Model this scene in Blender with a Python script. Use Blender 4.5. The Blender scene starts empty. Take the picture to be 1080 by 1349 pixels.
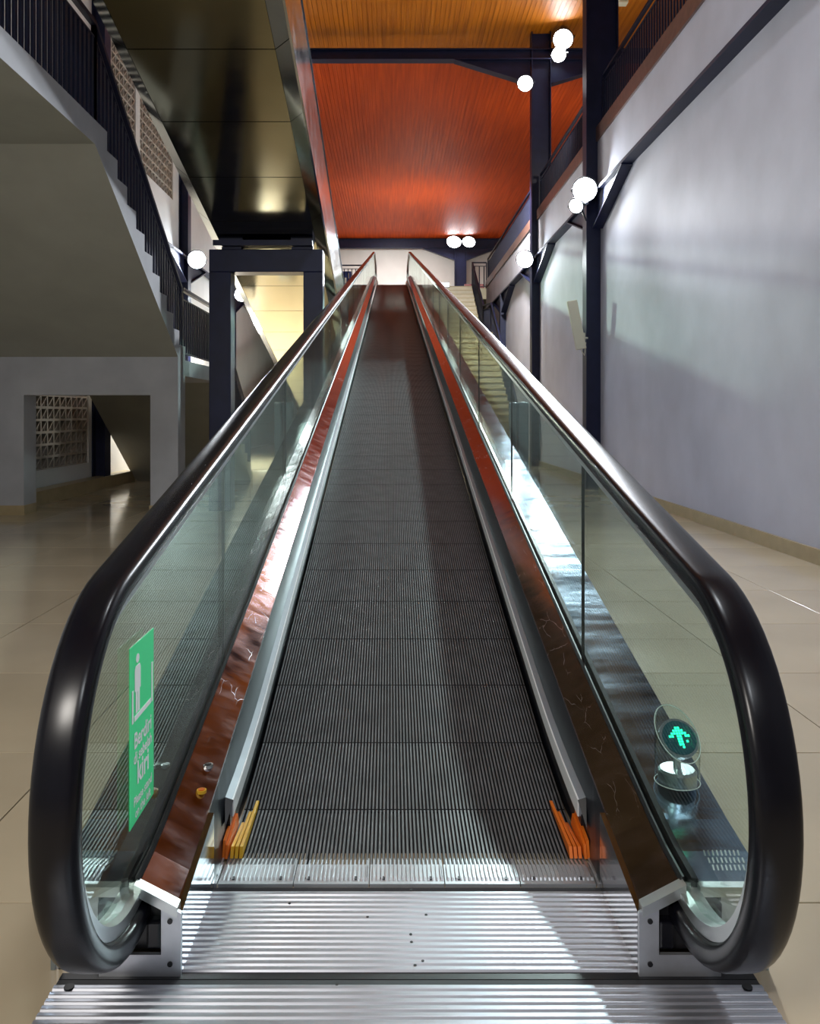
import bpy, bmesh, math, random
from mathutils import Vector, Matrix
random.seed(7)
C = bpy.context.scene.collection
sc = bpy.context.scene
# ------------------------------------------------------------------ camera
F = 1130.0; W, H = 1080, 1349; PX, PY = 514.5, 545.0; EYE = 1.25
cam = bpy.data.cameras.new('camera'); co = bpy.data.objects.new('camera', cam); C.objects.link(co)
co.location = (0, 0, EYE); co.rotation_euler = (math.pi/2, 0, 0)
cam.sensor_fit = 'VERTICAL'; cam.sensor_height = 36.0; cam.sensor_width = 36.0
cam.lens = F/H*36.0
cam.shift_x = (W/2-PX)/H; cam.shift_y = -(H/2-PY)/H
cam.clip_start = .05; cam.clip_end = 200
sc.camera = co
# ------------------------------------------------------------------ world, exposure
sc.view_settings.view_transform = 'Standard'; sc.view_settings.look = 'None'
sc.view_settings.gamma = 1.0; sc.view_settings.use_curve_mapping = False
sc.view_settings.exposure = 0.42
w = bpy.data.worlds.new('world'); sc.world = w; w.use_nodes = True
w.node_tree.nodes['Background'].inputs[0].default_value = (.5, .6, .8, 1)
w.node_tree.nodes['Background'].inputs[1].default_value = .05
LAMP = 120.0          # radiance of the floodlight lenses
def area(name, loc, target, size, power, col=(.9, .95, 1), spread=180):
    l = bpy.data.lights.new(name, 'AREA'); l.energy = power; l.size = size; l.color = col; l.spread = math.radians(spread)
    o = bpy.data.objects.new(name, l); C.objects.link(o); o.location = loc
    d = Vector(target)-Vector(loc); o.rotation_euler = d.to_track_quat('-Z', 'Y').to_euler()
    return o
# added fill lights, no fixtures: behind the camera, over the walkway, around the stairs
area('hall_fill', (1.1, -2.6, 6.0), (0, 4, .3), .5, 55)
area('hall_fill', (-1.6, -1.5, 3.4), (-2.6, 6, 0), .9, 70, (1, .95, .88), 150)
area('hall_fill', (1.3, 4.0, 8.2), (.6, 7, 0), .5, 95)
area('ceiling_fill', (1.5, 35, 6.6), (.5, 36, 10.3), 1.2, 120, (1, .95, .88))
area('ceiling_fill', (5.5, 24, 7.5), (1.5, 30, 10.3), .6, 45, (1, .95, .88))
area('ceiling_fill', (4.5, 16.5, 7.0), (1.0, 18.8, 10.3), .8, 50, (1, .92, .75))
area('floor_fill', (-3.6, 21.5, 4.6), (-1.8, 20, 0), .4, 1000, (1, .97, .86), 150)
area('stair_fill', (2.6, 20.5, 7.2), (2.3, 25.5, 2.5), .4, 330, (1, .97, .9), 140)
area('landing_fill', (.2, 40, 9.3), (.2, 43.5, 6), .6, 150, (1, .98, .95), 120)
area('understair_fill', (-3.6, 18.5, 2.4), (-4.6, 12.5, .8), .3, 40, (1, .93, .8), 150)

# ------------------------------------------------------------------ materials
def mat(name, col, rough=.5, metal=0, emit=None, es=0, coat=0, noise=0, nscale=8, bump=0, bscale=60, stretch=None, rvar=0, spec=.5):
    m = bpy.data.materials.new(name); m.use_nodes = True
    nt = m.node_tree; b = nt.nodes['Principled BSDF']
    b.inputs['Base Color'].default_value = (*col, 1); b.inputs['Roughness'].default_value = rough
    b.inputs['Metallic'].default_value = metal; b.inputs['Coat Weight'].default_value = coat
    b.inputs['Specular IOR Level'].default_value = spec
    if emit: b.inputs['Emission Color'].default_value = (*emit, 1); b.inputs['Emission Strength'].default_value = es
    tc = nt.nodes.new('ShaderNodeTexCoord'); mp = nt.nodes.new('ShaderNodeMapping')
    nt.links.new(tc.outputs['Object'], mp.inputs[0])
    if stretch: mp.inputs['Scale'].default_value = stretch
    if noise or rvar:
        n = nt.nodes.new('ShaderNodeTexNoise'); n.inputs['Scale'].default_value = nscale; n.inputs['Detail'].default_value = 6
        nt.links.new(mp.outputs[0], n.inputs['Vector'])
        if noise:
            r = nt.nodes.new('ShaderNodeMapRange'); r.inputs[1].default_value = .3; r.inputs[2].default_value = .7
            r.inputs[3].default_value = 1-noise; r.inputs[4].default_value = 1+noise*.6
            mx = nt.nodes.new('ShaderNodeMix'); mx.data_type = 'RGBA'; mx.blend_type = 'MULTIPLY'; mx.inputs[0].default_value = 1
            mx.inputs[6].default_value = (*col, 1)
            nt.links.new(n.outputs[0], r.inputs[0]); nt.links.new(r.outputs[0], mx.inputs[7])
            nt.links.new(mx.outputs[2], b.inputs['Base Color'])
        if rvar:
            r2 = nt.nodes.new('ShaderNodeMapRange'); r2.inputs[1].default_value = .3; r2.inputs[2].default_value = .7
            r2.inputs[3].default_value = max(.02, rough-rvar); r2.inputs[4].default_value = rough+rvar
            nt.links.new(n.outputs[0], r2.inputs[0]); nt.links.new(r2.outputs[0], b.inputs['Roughness'])
    if bump:
        n2 = nt.nodes.new('ShaderNodeTexNoise'); n2.inputs['Scale'].default_value = bscale; n2.inputs['Detail'].default_value = 4
        nt.links.new(mp.outputs[0], n2.inputs['Vector'])
        bp = nt.nodes.new('ShaderNodeBump'); bp.inputs['Strength'].default_value = bump; bp.inputs['Distance'].default_value = .01
        nt.links.new(n2.outputs[0], bp.inputs['Height']); nt.links.new(bp.outputs[0], b.inputs['Normal'])
    return m
M = {}
M['wall'] = mat('painted_plaster', (.55, .55, .63), .75, noise=.10, nscale=1.3, bump=.05, bscale=40)
M['white'] = mat('white_paint', (.70, .70, .70), .7, noise=.05, nscale=1.5)
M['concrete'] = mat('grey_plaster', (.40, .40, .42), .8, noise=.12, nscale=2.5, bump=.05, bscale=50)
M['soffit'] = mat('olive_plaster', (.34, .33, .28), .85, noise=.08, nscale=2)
M['tile'] = mat('beige_porcelain', (.52, .43, .30), .12, noise=.10, nscale=1.1, rvar=.03)
M['grout'] = mat('grout', (.12, .10, .08), .8)
M['basetile'] = mat('ochre_base_tile', (.40, .31, .17), .35, noise=.12, nscale=6)
M['navy'] = mat('navy_steel_paint', (.010, .014, .048), .42, noise=.2, nscale=5, spec=.3)
M['navyrail'] = mat('navy_rail_paint', (.010, .013, .036), .55, spec=.2)
M['kerb'] = mat('brown_kerb_tile', (.16, .085, .07), .4, noise=.25, nscale=9)
M['steel'] = mat('brushed_stainless', (.42, .54, .70), .15, 1, rvar=.05, nscale=14, bump=.5, bscale=4, stretch=(.3, 1, 1))
M['deck'] = mat('worn_inner_deck', (.56, .43, .45), .12, 1, rvar=.05, nscale=20, noise=.12, bump=.12, bscale=5, stretch=(.25, 1, 1))
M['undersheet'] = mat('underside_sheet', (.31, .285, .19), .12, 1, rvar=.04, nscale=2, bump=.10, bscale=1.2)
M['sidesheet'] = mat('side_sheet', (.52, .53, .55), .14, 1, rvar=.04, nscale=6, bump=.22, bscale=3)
M['plate'] = mat('ribbed_aluminium', (.58, .60, .66), .36, .85, rvar=.03, nscale=3, noise=.06)
M['dirt'] = mat('groove_dirt', (.05, .05, .055), .6, .3)
M['comb'] = mat('comb_aluminium', (.60, .62, .66), .42, .8, noise=.06, nscale=30)
M['ribtop'] = mat('pallet_rib', (.15, .15, .158), .45, .2, noise=.35, nscale=9)
M['groove'] = mat('pallet_groove', (.012, .012, .015), .6)
M['rubber'] = mat('handrail_rubber', (.004, .004, .007), .26, spec=.35)
M['mirror'] = mat('polished_steel', (.50, .52, .56), .10, 1)
M['alu'] = mat('guide_aluminium', (.60, .63, .63), .3, .85)
M['brushbar'] = mat('deflector_bar', (.88, .88, .90), .35, .0)
M['brushbar_shaded'] = mat('deflector_bar_shaded', (.30, .33, .38), .4, .3)  # darker copy of the bar's white for its less lit faces
M['black'] = mat('black_plastic', (.008, .008, .010), .4)
M['skirt'] = mat('dark_skirt', (.008, .010, .016), .3)
M['yellow'] = mat('yellow_plastic', (.90, .50, .02), .4)
M['orange'] = mat('orange_plastic', (.80, .17, .01), .4)
M['green'] = mat('green_sticker', (.06, .92, .34), .4)
M['print'] = mat('white_print', (.95, .98, .96), .5)
M['ivory'] = mat('ivory_plastic', (.62, .60, .47), .45)
M['stone'] = mat('beige_stair_stone', (.50, .43, .27), .4, noise=.15, nscale=3)
M['stone2'] = mat('ochre_nosing', (.38, .30, .14), .4)
M['blue'] = mat('blue_panel', (.02, .05, .28), .4)
M['redk'] = mat('red_kerb', (.35, .03, .03), .4)
M['housing'] = mat('lamp_housing', (.05, .05, .06), .4)
M['lens'] = mat('lamp_lens', (1, 1, 1), .3, emit=(.88, .95, 1), es=LAMP)
M['lensfar'] = mat('far_lamp_lens', (1, 1, 1), .3, emit=(.9, .96, 1), es=30)
M['lenshigh'] = mat('high_lamp_lens', (1, 1, 1), .3, emit=(.95, .97, 1), es=60)
M['lensbox'] = mat('box_diffuser', (1, 1, 1), .4, emit=(1, 1, 1), es=6)
M['led'] = mat('green_led', (0, .2, .1), .3, emit=(.02, 1, .42), es=3.0)
M['disc'] = mat('display_face', (.01, .10, .14), .25)
M['post'] = mat('grey_teal_metal', (.20, .26, .29), .35, .4)
M['block'] = mat('cast_block', (.42, .38, .33), .8, noise=.15, nscale=12)
M['steelwhite'] = mat('spun_aluminium', (.62, .66, .70), .28, 1)

def scratch(m):
    nt = m.node_tree; b = nt.nodes['Principled BSDF']; L = nt.links.new
    tc = nt.nodes.new('ShaderNodeTexCoord'); mp = nt.nodes.new('ShaderNodeMapping'); mp.inputs['Scale'].default_value = (9, 2.2, 5); mp.inputs['Rotation'].default_value = (0, 0, .5)
    nz = nt.nodes.new('ShaderNodeTexNoise'); nz.inputs['Scale'].default_value = 3
    ad = nt.nodes.new('ShaderNodeMix'); ad.data_type = 'VECTOR'; ad.inputs[0].default_value = .25
    vo = nt.nodes.new('ShaderNodeTexVoronoi'); vo.feature = 'DISTANCE_TO_EDGE'; vo.inputs['Scale'].default_value = 3.4
    L(tc.outputs['Object'], mp.inputs[0]); L(mp.outputs[0], ad.inputs[4]); L(mp.outputs[0], nz.inputs['Vector']); L(nz.outputs['Color'], ad.inputs[5]); L(ad.outputs[1], vo.inputs['Vector'])
    n2 = nt.nodes.new('ShaderNodeTexNoise'); n2.inputs['Scale'].default_value = 6; L(tc.outputs['Object'], n2.inputs['Vector'])
    r = nt.nodes.new('ShaderNodeMapRange'); r.inputs[1].default_value = .003; r.inputs[2].default_value = .012; r.inputs[3].default_value = .5; r.inputs[4].default_value = 0
    g = nt.nodes.new('ShaderNodeMapRange'); g.inputs[1].default_value = .5; g.inputs[2].default_value = .6
    mu = nt.nodes.new('ShaderNodeMath'); mu.operation = 'MULTIPLY'; L(vo.outputs['Distance'], r.inputs[0]); L(n2.outputs[0], g.inputs[0]); L(r.outputs[0], mu.inputs[0]); L(g.outputs[0], mu.inputs[1])
    mx = nt.nodes.new('ShaderNodeMix'); mx.data_type = 'RGBA'; mx.inputs[7].default_value = (.75, .70, .70, 1)
    src = b.inputs['Base Color'].links[0].from_socket; L(src, mx.inputs[6]); L(mu.outputs[0], mx.inputs[0]); L(mx.outputs[2], b.inputs['Base Color'])
    rr = nt.nodes.new('ShaderNodeMath'); rr.operation = 'MULTIPLY_ADD'; rr.inputs[1].default_value = .4
    src = b.inputs['Roughness'].links[0].from_socket; L(mu.outputs[0], rr.inputs[0]); L(src, rr.inputs[2]); L(rr.outputs[0], b.inputs['Roughness'])
scratch(M['deck'])
def glassmat(name, tint, refl=1.0):
    m = bpy.data.materials.new(name); m.use_nodes = True; nt = m.node_tree
    for n in list(nt.nodes): nt.nodes.remove(n)
    out = nt.nodes.new('ShaderNodeOutputMaterial'); mix = nt.nodes.new('ShaderNodeMixShader')
    tr = nt.nodes.new('ShaderNodeBsdfTransparent'); tr.inputs[0].default_value = (*tint, 1)
    gl = nt.nodes.new('ShaderNodeBsdfGlossy'); gl.inputs['Roughness'].default_value = .02; gl.inputs[0].default_value = (.95, 1, .98, 1)
    lw = nt.nodes.new('ShaderNodeLayerWeight'); lw.inputs[0].default_value = .5
    p = nt.nodes.new('ShaderNodeMath'); p.operation = 'POWER'; p.inputs[1].default_value = 5
    ma = nt.nodes.new('ShaderNodeMath'); ma.operation = 'MULTIPLY_ADD'; ma.inputs[1].default_value = .96*refl; ma.inputs[2].default_value = .04*refl
    L = nt.links.new
    L(lw.outputs['Facing'], p.inputs[0]); L(p.outputs[0], ma.inputs[0]); L(ma.outputs[0], mix.inputs[0])
    L(tr.outputs[0], mix.inputs[1]); L(gl.outputs[0], mix.inputs[2]); L(mix.outputs[0], out.inputs[0])
    return m
M['glass'] = glassmat('balustrade_glass', (.85, .93, .895), .75)
M['clear'] = glassmat('clear_acrylic', (.93, .97, .95), 1.2)

def woodmat(name, a, b_, rough):
    m = bpy.data.materials.new(name); m.use_nodes = True; nt = m.node_tree; bs = nt.nodes['Principled BSDF']
    tc = nt.nodes.new('ShaderNodeTexCoord'); mp = nt.nodes.new('ShaderNodeMapping'); mp.inputs['Scale'].default_value = (1, .03, 1)
    n = nt.nodes.new('ShaderNodeTexNoise'); n.inputs['Scale'].default_value = 14; n.inputs['Detail'].default_value = 8
    cr = nt.nodes.new('ShaderNodeValToRGB'); cr.color_ramp.elements[0].position = .32; cr.color_ramp.elements[1].position = .68
    cr.color_ramp.elements[0].color = (*a, 1); cr.color_ramp.elements[1].color = (*b_, 1)
    L = nt.links.new
    L(tc.outputs['Object'], mp.inputs[0]); L(mp.outputs[0], n.inputs['Vector']); L(n.outputs[0], cr.inputs[0]); L(cr.outputs[0], bs.inputs['Base Color'])
    bs.inputs['Roughness'].default_value = rough; bs.inputs['Specular IOR Level'].default_value = .15
    return m
M['amber'] = woodmat('lamplit_ceiling_boards', (.36, .105, .006), (.58, .185, .012), .5)  # lamplit tone of the one ceiling, put into the board colour
M['shadedwood'] = woodmat('shaded_ceiling_boards', (.40, .048, .006), (.60, .085, .011), .55)  # the same boards coloured as they look in shade

# ------------------------------------------------------------------ mesh builder
ORG = {}
def org(o): return ORG.get(o.name, Vector((0, 0, 0)))
class MB:
    def __init__(s): s.v = []; s.f = []; s.mi = []
    def add(s, vs, fs, mi=0):
        n = len(s.v); s.v += [tuple(p) for p in vs]
        for f in fs: s.f.append([n+i for i in f]); s.mi.append(mi)
    def box(s, x0, x1, y0, y1, z0, z1, mi=0):
        s.add([(x0,y0,z0),(x1,y0,z0),(x1,y1,z0),(x0,y1,z0),(x0,y0,z1),(x1,y0,z1),(x1,y1,z1),(x0,y1,z1)],
              [(0,3,2,1),(4,5,6,7),(0,1,5,4),(1,2,6,5),(2,3,7,6),(3,0,4,7)], mi); return s
    def prism(s, pts, a0, a1, axis='x', mi=0):
        n = len(pts)
        def P(a, p):
            return (a,p[0],p[1]) if axis == 'x' else ((p[0],a,p[1]) if axis == 'y' else (p[0],p[1],a))
        s.add([P(a0,p) for p in pts]+[P(a1,p) for p in pts],
              [list(range(n))[::-1], list(range(n,2*n))]+[[i,(i+1)%n,n+(i+1)%n,n+i] for i in range(n)], mi); return s
    def bar(s, p0, p1, wd, th, up=(0,0,1), mi=0):
        p0, p1 = Vector(p0), Vector(p1); d = (p1-p0).normalized(); u = Vector(up)
        a = d.cross(u)
        if a.length < 1e-4: a = d.cross(Vector((0,1,0)))
        a.normalize(); b = a.cross(d).normalized()
        q = [a*wd/2+b*th/2, -a*wd/2+b*th/2, -a*wd/2-b*th/2, a*wd/2-b*th/2]
        s.add([p0+k for k in q]+[p1+k for k in q], [(0,1,2,3),(7,6,5,4),(0,4,5,1),(1,5,6,2),(2,6,7,3),(3,7,4,0)], mi); return s
    def tube(s, p0, p1, r, n=10, r1=None, mi=0):
        p0, p1 = Vector(p0), Vector(p1); d = (p1-p0).normalized(); r1 = r if r1 is None else r1
        a = d.orthogonal().normalized(); b = d.cross(a)
        c = [(a*math.cos(t)+b*math.sin(t)) for t in [2*math.pi*i/n for i in range(n)]]
        s.add([p0+k*r for k in c]+[p1+k*r1 for k in c], [list(range(n))[::-1], list(range(n,2*n))]+[[i,(i+1)%n,n+(i+1)%n,n+i] for i in range(n)], mi); return s
    def sweep(s, prof, path, cx=0, mir=1, closed=True, mi=0, vertical=False):
        # prof: (x, n) points; path: (y, z); n along the path's left normal (or straight up)
        k = len(prof); n0 = len(path); vs = []
        for i, (y, z) in enumerate(path):
            a = path[max(i-1,0)]; b = path[min(i+1,n0-1)]; ty, tz = b[0]-a[0], b[1]-a[1]; l = math.hypot(ty,tz)
            ny, nz = (0,1) if vertical else (-tz/l, ty/l)
            for (px, pn) in prof: vs.append((cx+mir*px, y+ny*pn, z+nz*pn))
        fs = []
        for i in range(n0-1):
            for j in range(k if closed else k-1):
                q = [i*k+j, i*k+(j+1)%k, (i+1)*k+(j+1)%k, (i+1)*k+j]
                fs.append(q if mir > 0 else q[::-1])
        if closed: fs.append(list(range(k))); fs.append([(n0-1)*k+j for j in range(k)][::-1])
        s.add(vs, fs, mi); return s
    def build(s, name, mats, parent=None, smooth=False, local=False):
        if not isinstance(mats, (list, tuple)): mats = [mats]
        me = bpy.data.meshes.new(name); o0 = Vector((0,0,0)) if (parent is None or local) else org(parent)
        me.from_pydata([(p[0]-o0.x, p[1]-o0.y, p[2]-o0.z) for p in s.v], [], s.f)
        for m in mats: me.materials.append(m)
        for p, i in zip(me.polygons, s.mi): p.material_index = i
        bm = bmesh.new(); bm.from_mesh(me); bmesh.ops.recalc_face_normals(bm, faces=bm.faces); bm.to_mesh(me); bm.free()
        if smooth:
            me.polygons.foreach_set('use_smooth', [True]*len(me.polygons))
            try: me.set_sharp_from_angle(angle=math.radians(40))
            except Exception: pass
        o = bpy.data.objects.new(name, me); C.objects.link(o)
        if parent: o.parent = parent; ORG[o.name] = o0.copy()
        return o
def tag(o, label=None, cat=None, group=None, kind=None):
    if label: o['label'] = label
    if cat: o['category'] = cat
    if group: o['group'] = group
    if kind: o['kind'] = kind
    return o
def empty(name, loc, label, cat, group=None):
    o = bpy.data.objects.new(name, None); C.objects.link(o); o.location = loc; o.empty_display_size = .2
    ORG[o.name] = Vector(loc); return tag(o, label, cat, group)
def inst(name, me, parent, loc, rot=(0,0,0), scale=None):
    o = bpy.data.objects.new(name, me); C.objects.link(o); o.parent = parent
    o.location = Vector(loc)-org(parent); o.rotation_euler = rot
    if scale: o.scale = scale
    return o
def meshof(mb, name, mats, smooth=False):
    o = mb.build(name, mats, None, smooth); me = o.data; bpy.data.objects.remove(o); return me
def struct(mb, name, mats, label=None, smooth=False):
    o = mb.build(name, mats, None, smooth); return tag(o, label, None, None, 'structure')
def bevel(o, wdt=.004, seg=2):
    m = o.modifiers.new('edge', 'BEVEL'); m.width = wdt; m.segments = seg; m.limit_method = 'ANGLE'; return o

# ------------------------------------------------------------------ the hall shell
CEIL = 10.3; UP = 5.85; XL = -5.0; XR = 3.55; YB = 45.0
T = .97; TX0, TY0 = -1.20, 2.193
flo = struct(MB().box(-9, 9.2, -9, YB, -.25, -.012), 'floor', M['grout'], 'beige polished tile floor of the hall')
tm = MB(); g = .0025; e = .0012
hw = T/2-g
tm.add([(-hw,-hw,-.012),(hw,-hw,-.012),(hw,hw,-.012),(-hw,hw,-.012),(-hw,-hw,-e/2),(hw,-hw,-e/2),(hw,hw,-e/2),(-hw,hw,-e/2),
        (-hw+e,-hw+e,0),(hw-e,-hw+e,0),(hw-e,hw-e,0),(-hw+e,hw-e,0)],
       [(0,1,5,4),(1,2,6,5),(2,3,7,6),(3,0,4,7),(4,5,9,8),(5,6,10,9),(6,7,11,10),(7,4,8,11),(8,9,10,11)])
tme = meshof(tm, 'tile', M['tile'])
nt_ = 0
for j in range(-9, 22):
    for i in range(-4, 5):
        x = TX0+T*(i+.5); y = TY0+T*(j+.5)
        if i == 1 and y > 3: continue                      # wholly under the walkway
        if nt_ >= 290: break
        if x+hw > XR+.02 or x-hw < -5.2: pass
        inst('tile', tme, flo, (x, y, 0)); nt_ += 1
fm = MB()
for i in range(-8, 9):
    for j in range(-12, 44):
        if -4 <= i < 5 and -9 <= j < 22: continue
        x = TX0+T*(i+.5); y = TY0+T*(j+.5)
        if y > YB-.6 or x < -8.4 or x > 8.6: continue
        fm.box(x-hw, x+hw, y-hw, y+hw, -.012, 0)
o = fm.build('far_tiles', M['tile'], flo); o['kind'] = 'stuff'

# ceiling boards: two bays, planks running along the hall
def ceiling_bay(name, y0, y1, m, label):
    mb = MB(); mb.box(-9, 9.2, y0, y1, CEIL+.02, CEIL+.25)
    x = -9
    while x < 9.2:
        mb.box(x+.004, x+.106, y0, y1, CEIL-random.random()*.004, CEIL+.03); x += .11
    return struct(mb, name, m, label)
ceiling_bay('ceiling', -9, 21.55, M['amber'], 'timber board ceiling over the near bay, lamplit amber put into its colour')
ceiling_bay('ceiling', 21.55, YB, M['shadedwood'], 'timber board ceiling over the far bay, red-orange shade put into its colour')
struct(MB().box(-9, 9.2, YB, YB+.2, 0, CEIL), 'wall_back', M['white'], 'white plastered wall at the far end of the upper floor')
struct(MB().box(-9, 9.2, -9.2, -9, 0, CEIL), 'wall_front', M['wall'], 'grey wall behind the viewer')
# right wall under the gallery, gallery floor, fascia, kerb
struct(MB().box(XR, XR+.2, -9, YB, 0, 4.97), 'wall_right', M['wall'], 'tall grey-white plastered wall under the gallery')
struct(MB().box(9.0, 9.2, -9, YB, UP, CEIL), 'wall_gallery', M['white'], 'white wall behind the gallery')
struct(MB().box(3.5, 9.0, -9, 31.4, 4.97, UP), 'floor_gallery', M['wall'], 'gallery slab with a smooth white fascia')
struct(MB().box(3.47, 3.62, -9, 31.4, UP, UP+.24), 'trim_1', M['kerb'], 'brown tiled kerb along the gallery edge')
struct(MB().box(-5, 9.0, 31.4, YB, 5.45, UP), 'floor_upper', M['stone'], 'upper landing slab at the top of the walkway')
struct(MB().box(XR-.03, XR, -9, 27, 0, .13), 'baseboard_right', M['basetile'], 'ochre tile skirting along the right wall')

# left wall with openings for the pierced block screens
bw, bh = .235, .180
lowY0, lowN, lowZ0, lowR = 11.85, 10, .44, 8
upA = (17.12, 11, 6.16, 9); upB = (14.72, 9, 6.16, 9); uw, uh = .235, .205
wl = MB()
yA, yB_ = lowY0, lowY0+lowN*bw; z1 = lowZ0+lowR*bh
uY0, uY1 = upB[0], upA[0]+upA[1]*uw; uZ1 = 6.16+9*uh
wl.box(XL-.2, XL, -9, yA, 0, 5.0); wl.box(XL-.2, XL, yB_, YB, 0, 5.0)
wl.box(XL-.2, XL, yA, yB_, 0, lowZ0); wl.box(XL-.2, XL, yA, yB_, z1, 5.0)
wl.box(XL-.2, XL, -9, YB, 5.0, 6.16); wl.box(XL-.2, XL, -9, uY0, 6.16, uZ1); wl.box(XL-.2, XL, uY1, YB, 6.16, uZ1)
wl.box(XL-.2, XL, -9, YB, uZ1, CEIL); wl.box(XL-.2, XL, upB[0]+upB[1]*uw, upA[0], 6.16, uZ1)
wal = struct(wl, 'wall_left', M['white'], 'white plastered left wall with pierced block screens')
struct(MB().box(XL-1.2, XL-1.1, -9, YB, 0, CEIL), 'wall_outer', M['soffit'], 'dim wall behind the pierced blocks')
def block_mesh(bw, bh):
    b = MB(); t = .018; d0, d1 = XL-.14, XL-.02
    b.box(d0, d1, 0, bw, 0, t); b.box(d0, d1, 0, bw, bh-t, bh); b.box(d0, d1, 0, t, t, bh-t); b.box(d0, d1, bw-t, bw, t, bh-t)
    b.bar(((d0+d1)/2, t, t), ((d0+d1)/2, bw-t, bh-t), t, d1-d0, up=(1, 0, 0))
    b.bar(((d0+d1)/2, bw/2, t), ((d0+d1)/2, bw/2, bh*.5), t*.8, d1-d0, up=(1, 0, 0))
    return meshof(b, 'pierced_block', M['block'])
bme = block_mesh(bw, bh); ume = block_mesh(uw, uh)
for i in range(lowN):
    for k in range(lowR): inst('pierced_block', bme, wal, (0, lowY0+i*bw, lowZ0+k*bh))
for (y0, n, z0, r) in (upA, upB):
    for i in range(n):
        for k in range(r): inst('pierced_block', ume, wal, (0, y0+i*uw, z0+k*uh))
struct(MB().box(XL, XL+.24, 10.95, 16.0, 0, .17).box(XL+.02, XL+.255, 10.95, 16.0, .17, .20), 'baseboard_left', M['basetile'], 'ochre tile plinth along the left wall')

# ------------------------------------------------------------------ steel frame
def hcol(name, x0, x1, y0, y1, z0, z1, label, group=None):
    t = .02; root = empty(name, ((x0+x1)/2, (y0+y1)/2, z0), label, 'column', group)
    MB().box(x0, x0+t, y0, y1, z0, z1).build('flange', M['navy'], root)
    MB().box(x1-t, x1, y0, y1, z0, z1).build('flange', M['navy'], root)
    MB().box(x0+t, x1-t, (y0+y1)/2-.012, (y0+y1)/2+.012, z0, z1).build('web', M['navy'], root)
    return root
hcol('steel_column', 3.28, 3.82, 14.38, 14.66, 0, CEIL, 'tall navy steel column nearest on the right wall, with the ivory panel clamped to it')
hcol('steel_column', 3.34, 3.80, 20.3, 20.58, 0, CEIL, 'tall navy steel column carrying the haunched roof beam')
hcol('steel_column', 3.36, 3.80, 26.3, 26.58, 0, 4.93, 'short navy steel column beside the stair railing, stopping under the gallery')
for (y, lb) in ((14.5, 'navy column on the left wall behind the stair opening'), (20.4, 'navy column on the left wall carrying a floodlight above the landing railing'),
                (26.4, 'navy column on the left wall with a floodlight, seen through the portal frame')):
    hcol('wall_column', XL, XL+.22, y-.15, y+.15, 0, CEIL, lb)
def haunch_beam(name, xw, sgn, ys, y0, y1, label):
    root = empty(name, (xw, y0, 4.93), label, 'beam')
    MB().box(min(xw, xw-sgn*.18), max(xw, xw-sgn*.18), y0, y1, 4.925, 4.97).build('flange', M['navy'], root)
    for y in ys:
        for d in (-1, 1):
            ya, yb = y+d*.15, y+d*1.95
            MB().prism([(ya, 4.925), (yb, 4.925), (ya, 4.37)], xw-sgn*.10, xw-sgn*.08).build('gusset', M['navy'], root)
            MB().bar((xw-sgn*.09, ya, 4.36), (xw-sgn*.09, yb, 4.915), .18, .022).build('haunch_flange', M['navy'], root)
    return root
haunch_beam('gallery_beam', 3.56, 1, (14.52, 20.44, 26.44), -8.5, 31.2, 'navy steel beam flange with haunches under the white gallery fascia')
haunch_beam('wall_beam', XL+.02, -1, (20.4, 26.4), 16.5, 44, 'navy steel beam with haunches along the left wall')
def roof_beam(name, y, zb, zt, cx, run, drop, label, x0, x1, cw):
    root = empty(name, (cx, y, zb), label, 'beam')
    MB().box(x0, x1, y-.13, y+.13, zb, zb+.03).build('flange', M['navy'], root)
    MB().box(x0, x1, y-.13, y+.13, zt-.03, zt).build('flange', M['navy'], root)
    MB().box(x0, x1, y-.02, y+.02, zb+.03, zt-.03).build('web', M['navy'], root)
    for d in (-1, 1):
        xa, xb = cx+d*cw, cx+d*run
        MB().prism([(xa, zb), (xb, zb), (xa, zb-drop)], y-.02, y+.02, 'y').build('gusset', M['navy'], root)
        MB().bar((xa, y, zb-drop), (xb, y, zb), .26, .025, up=(0, 0, 1)).build('haunch_flange', M['navy'], root)
    return root
roof_beam('roof_beam', 20.42, 9.64, 9.90, 3.57, 2.05, .56, 'dark navy haunched roof beam crossing below the timber ceiling', -5, 9, .24)
roof_beam('roof_beam', 44.3, 9.78, 10.27, 3.6, 1.95, .60, 'navy beam at the far end above the white wall', -5, 9, .3)
hcol('steel_column', 3.3, 3.9, 44.15, 44.45, UP, CEIL, 'navy column at the far end with two lamps at its head')

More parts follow.
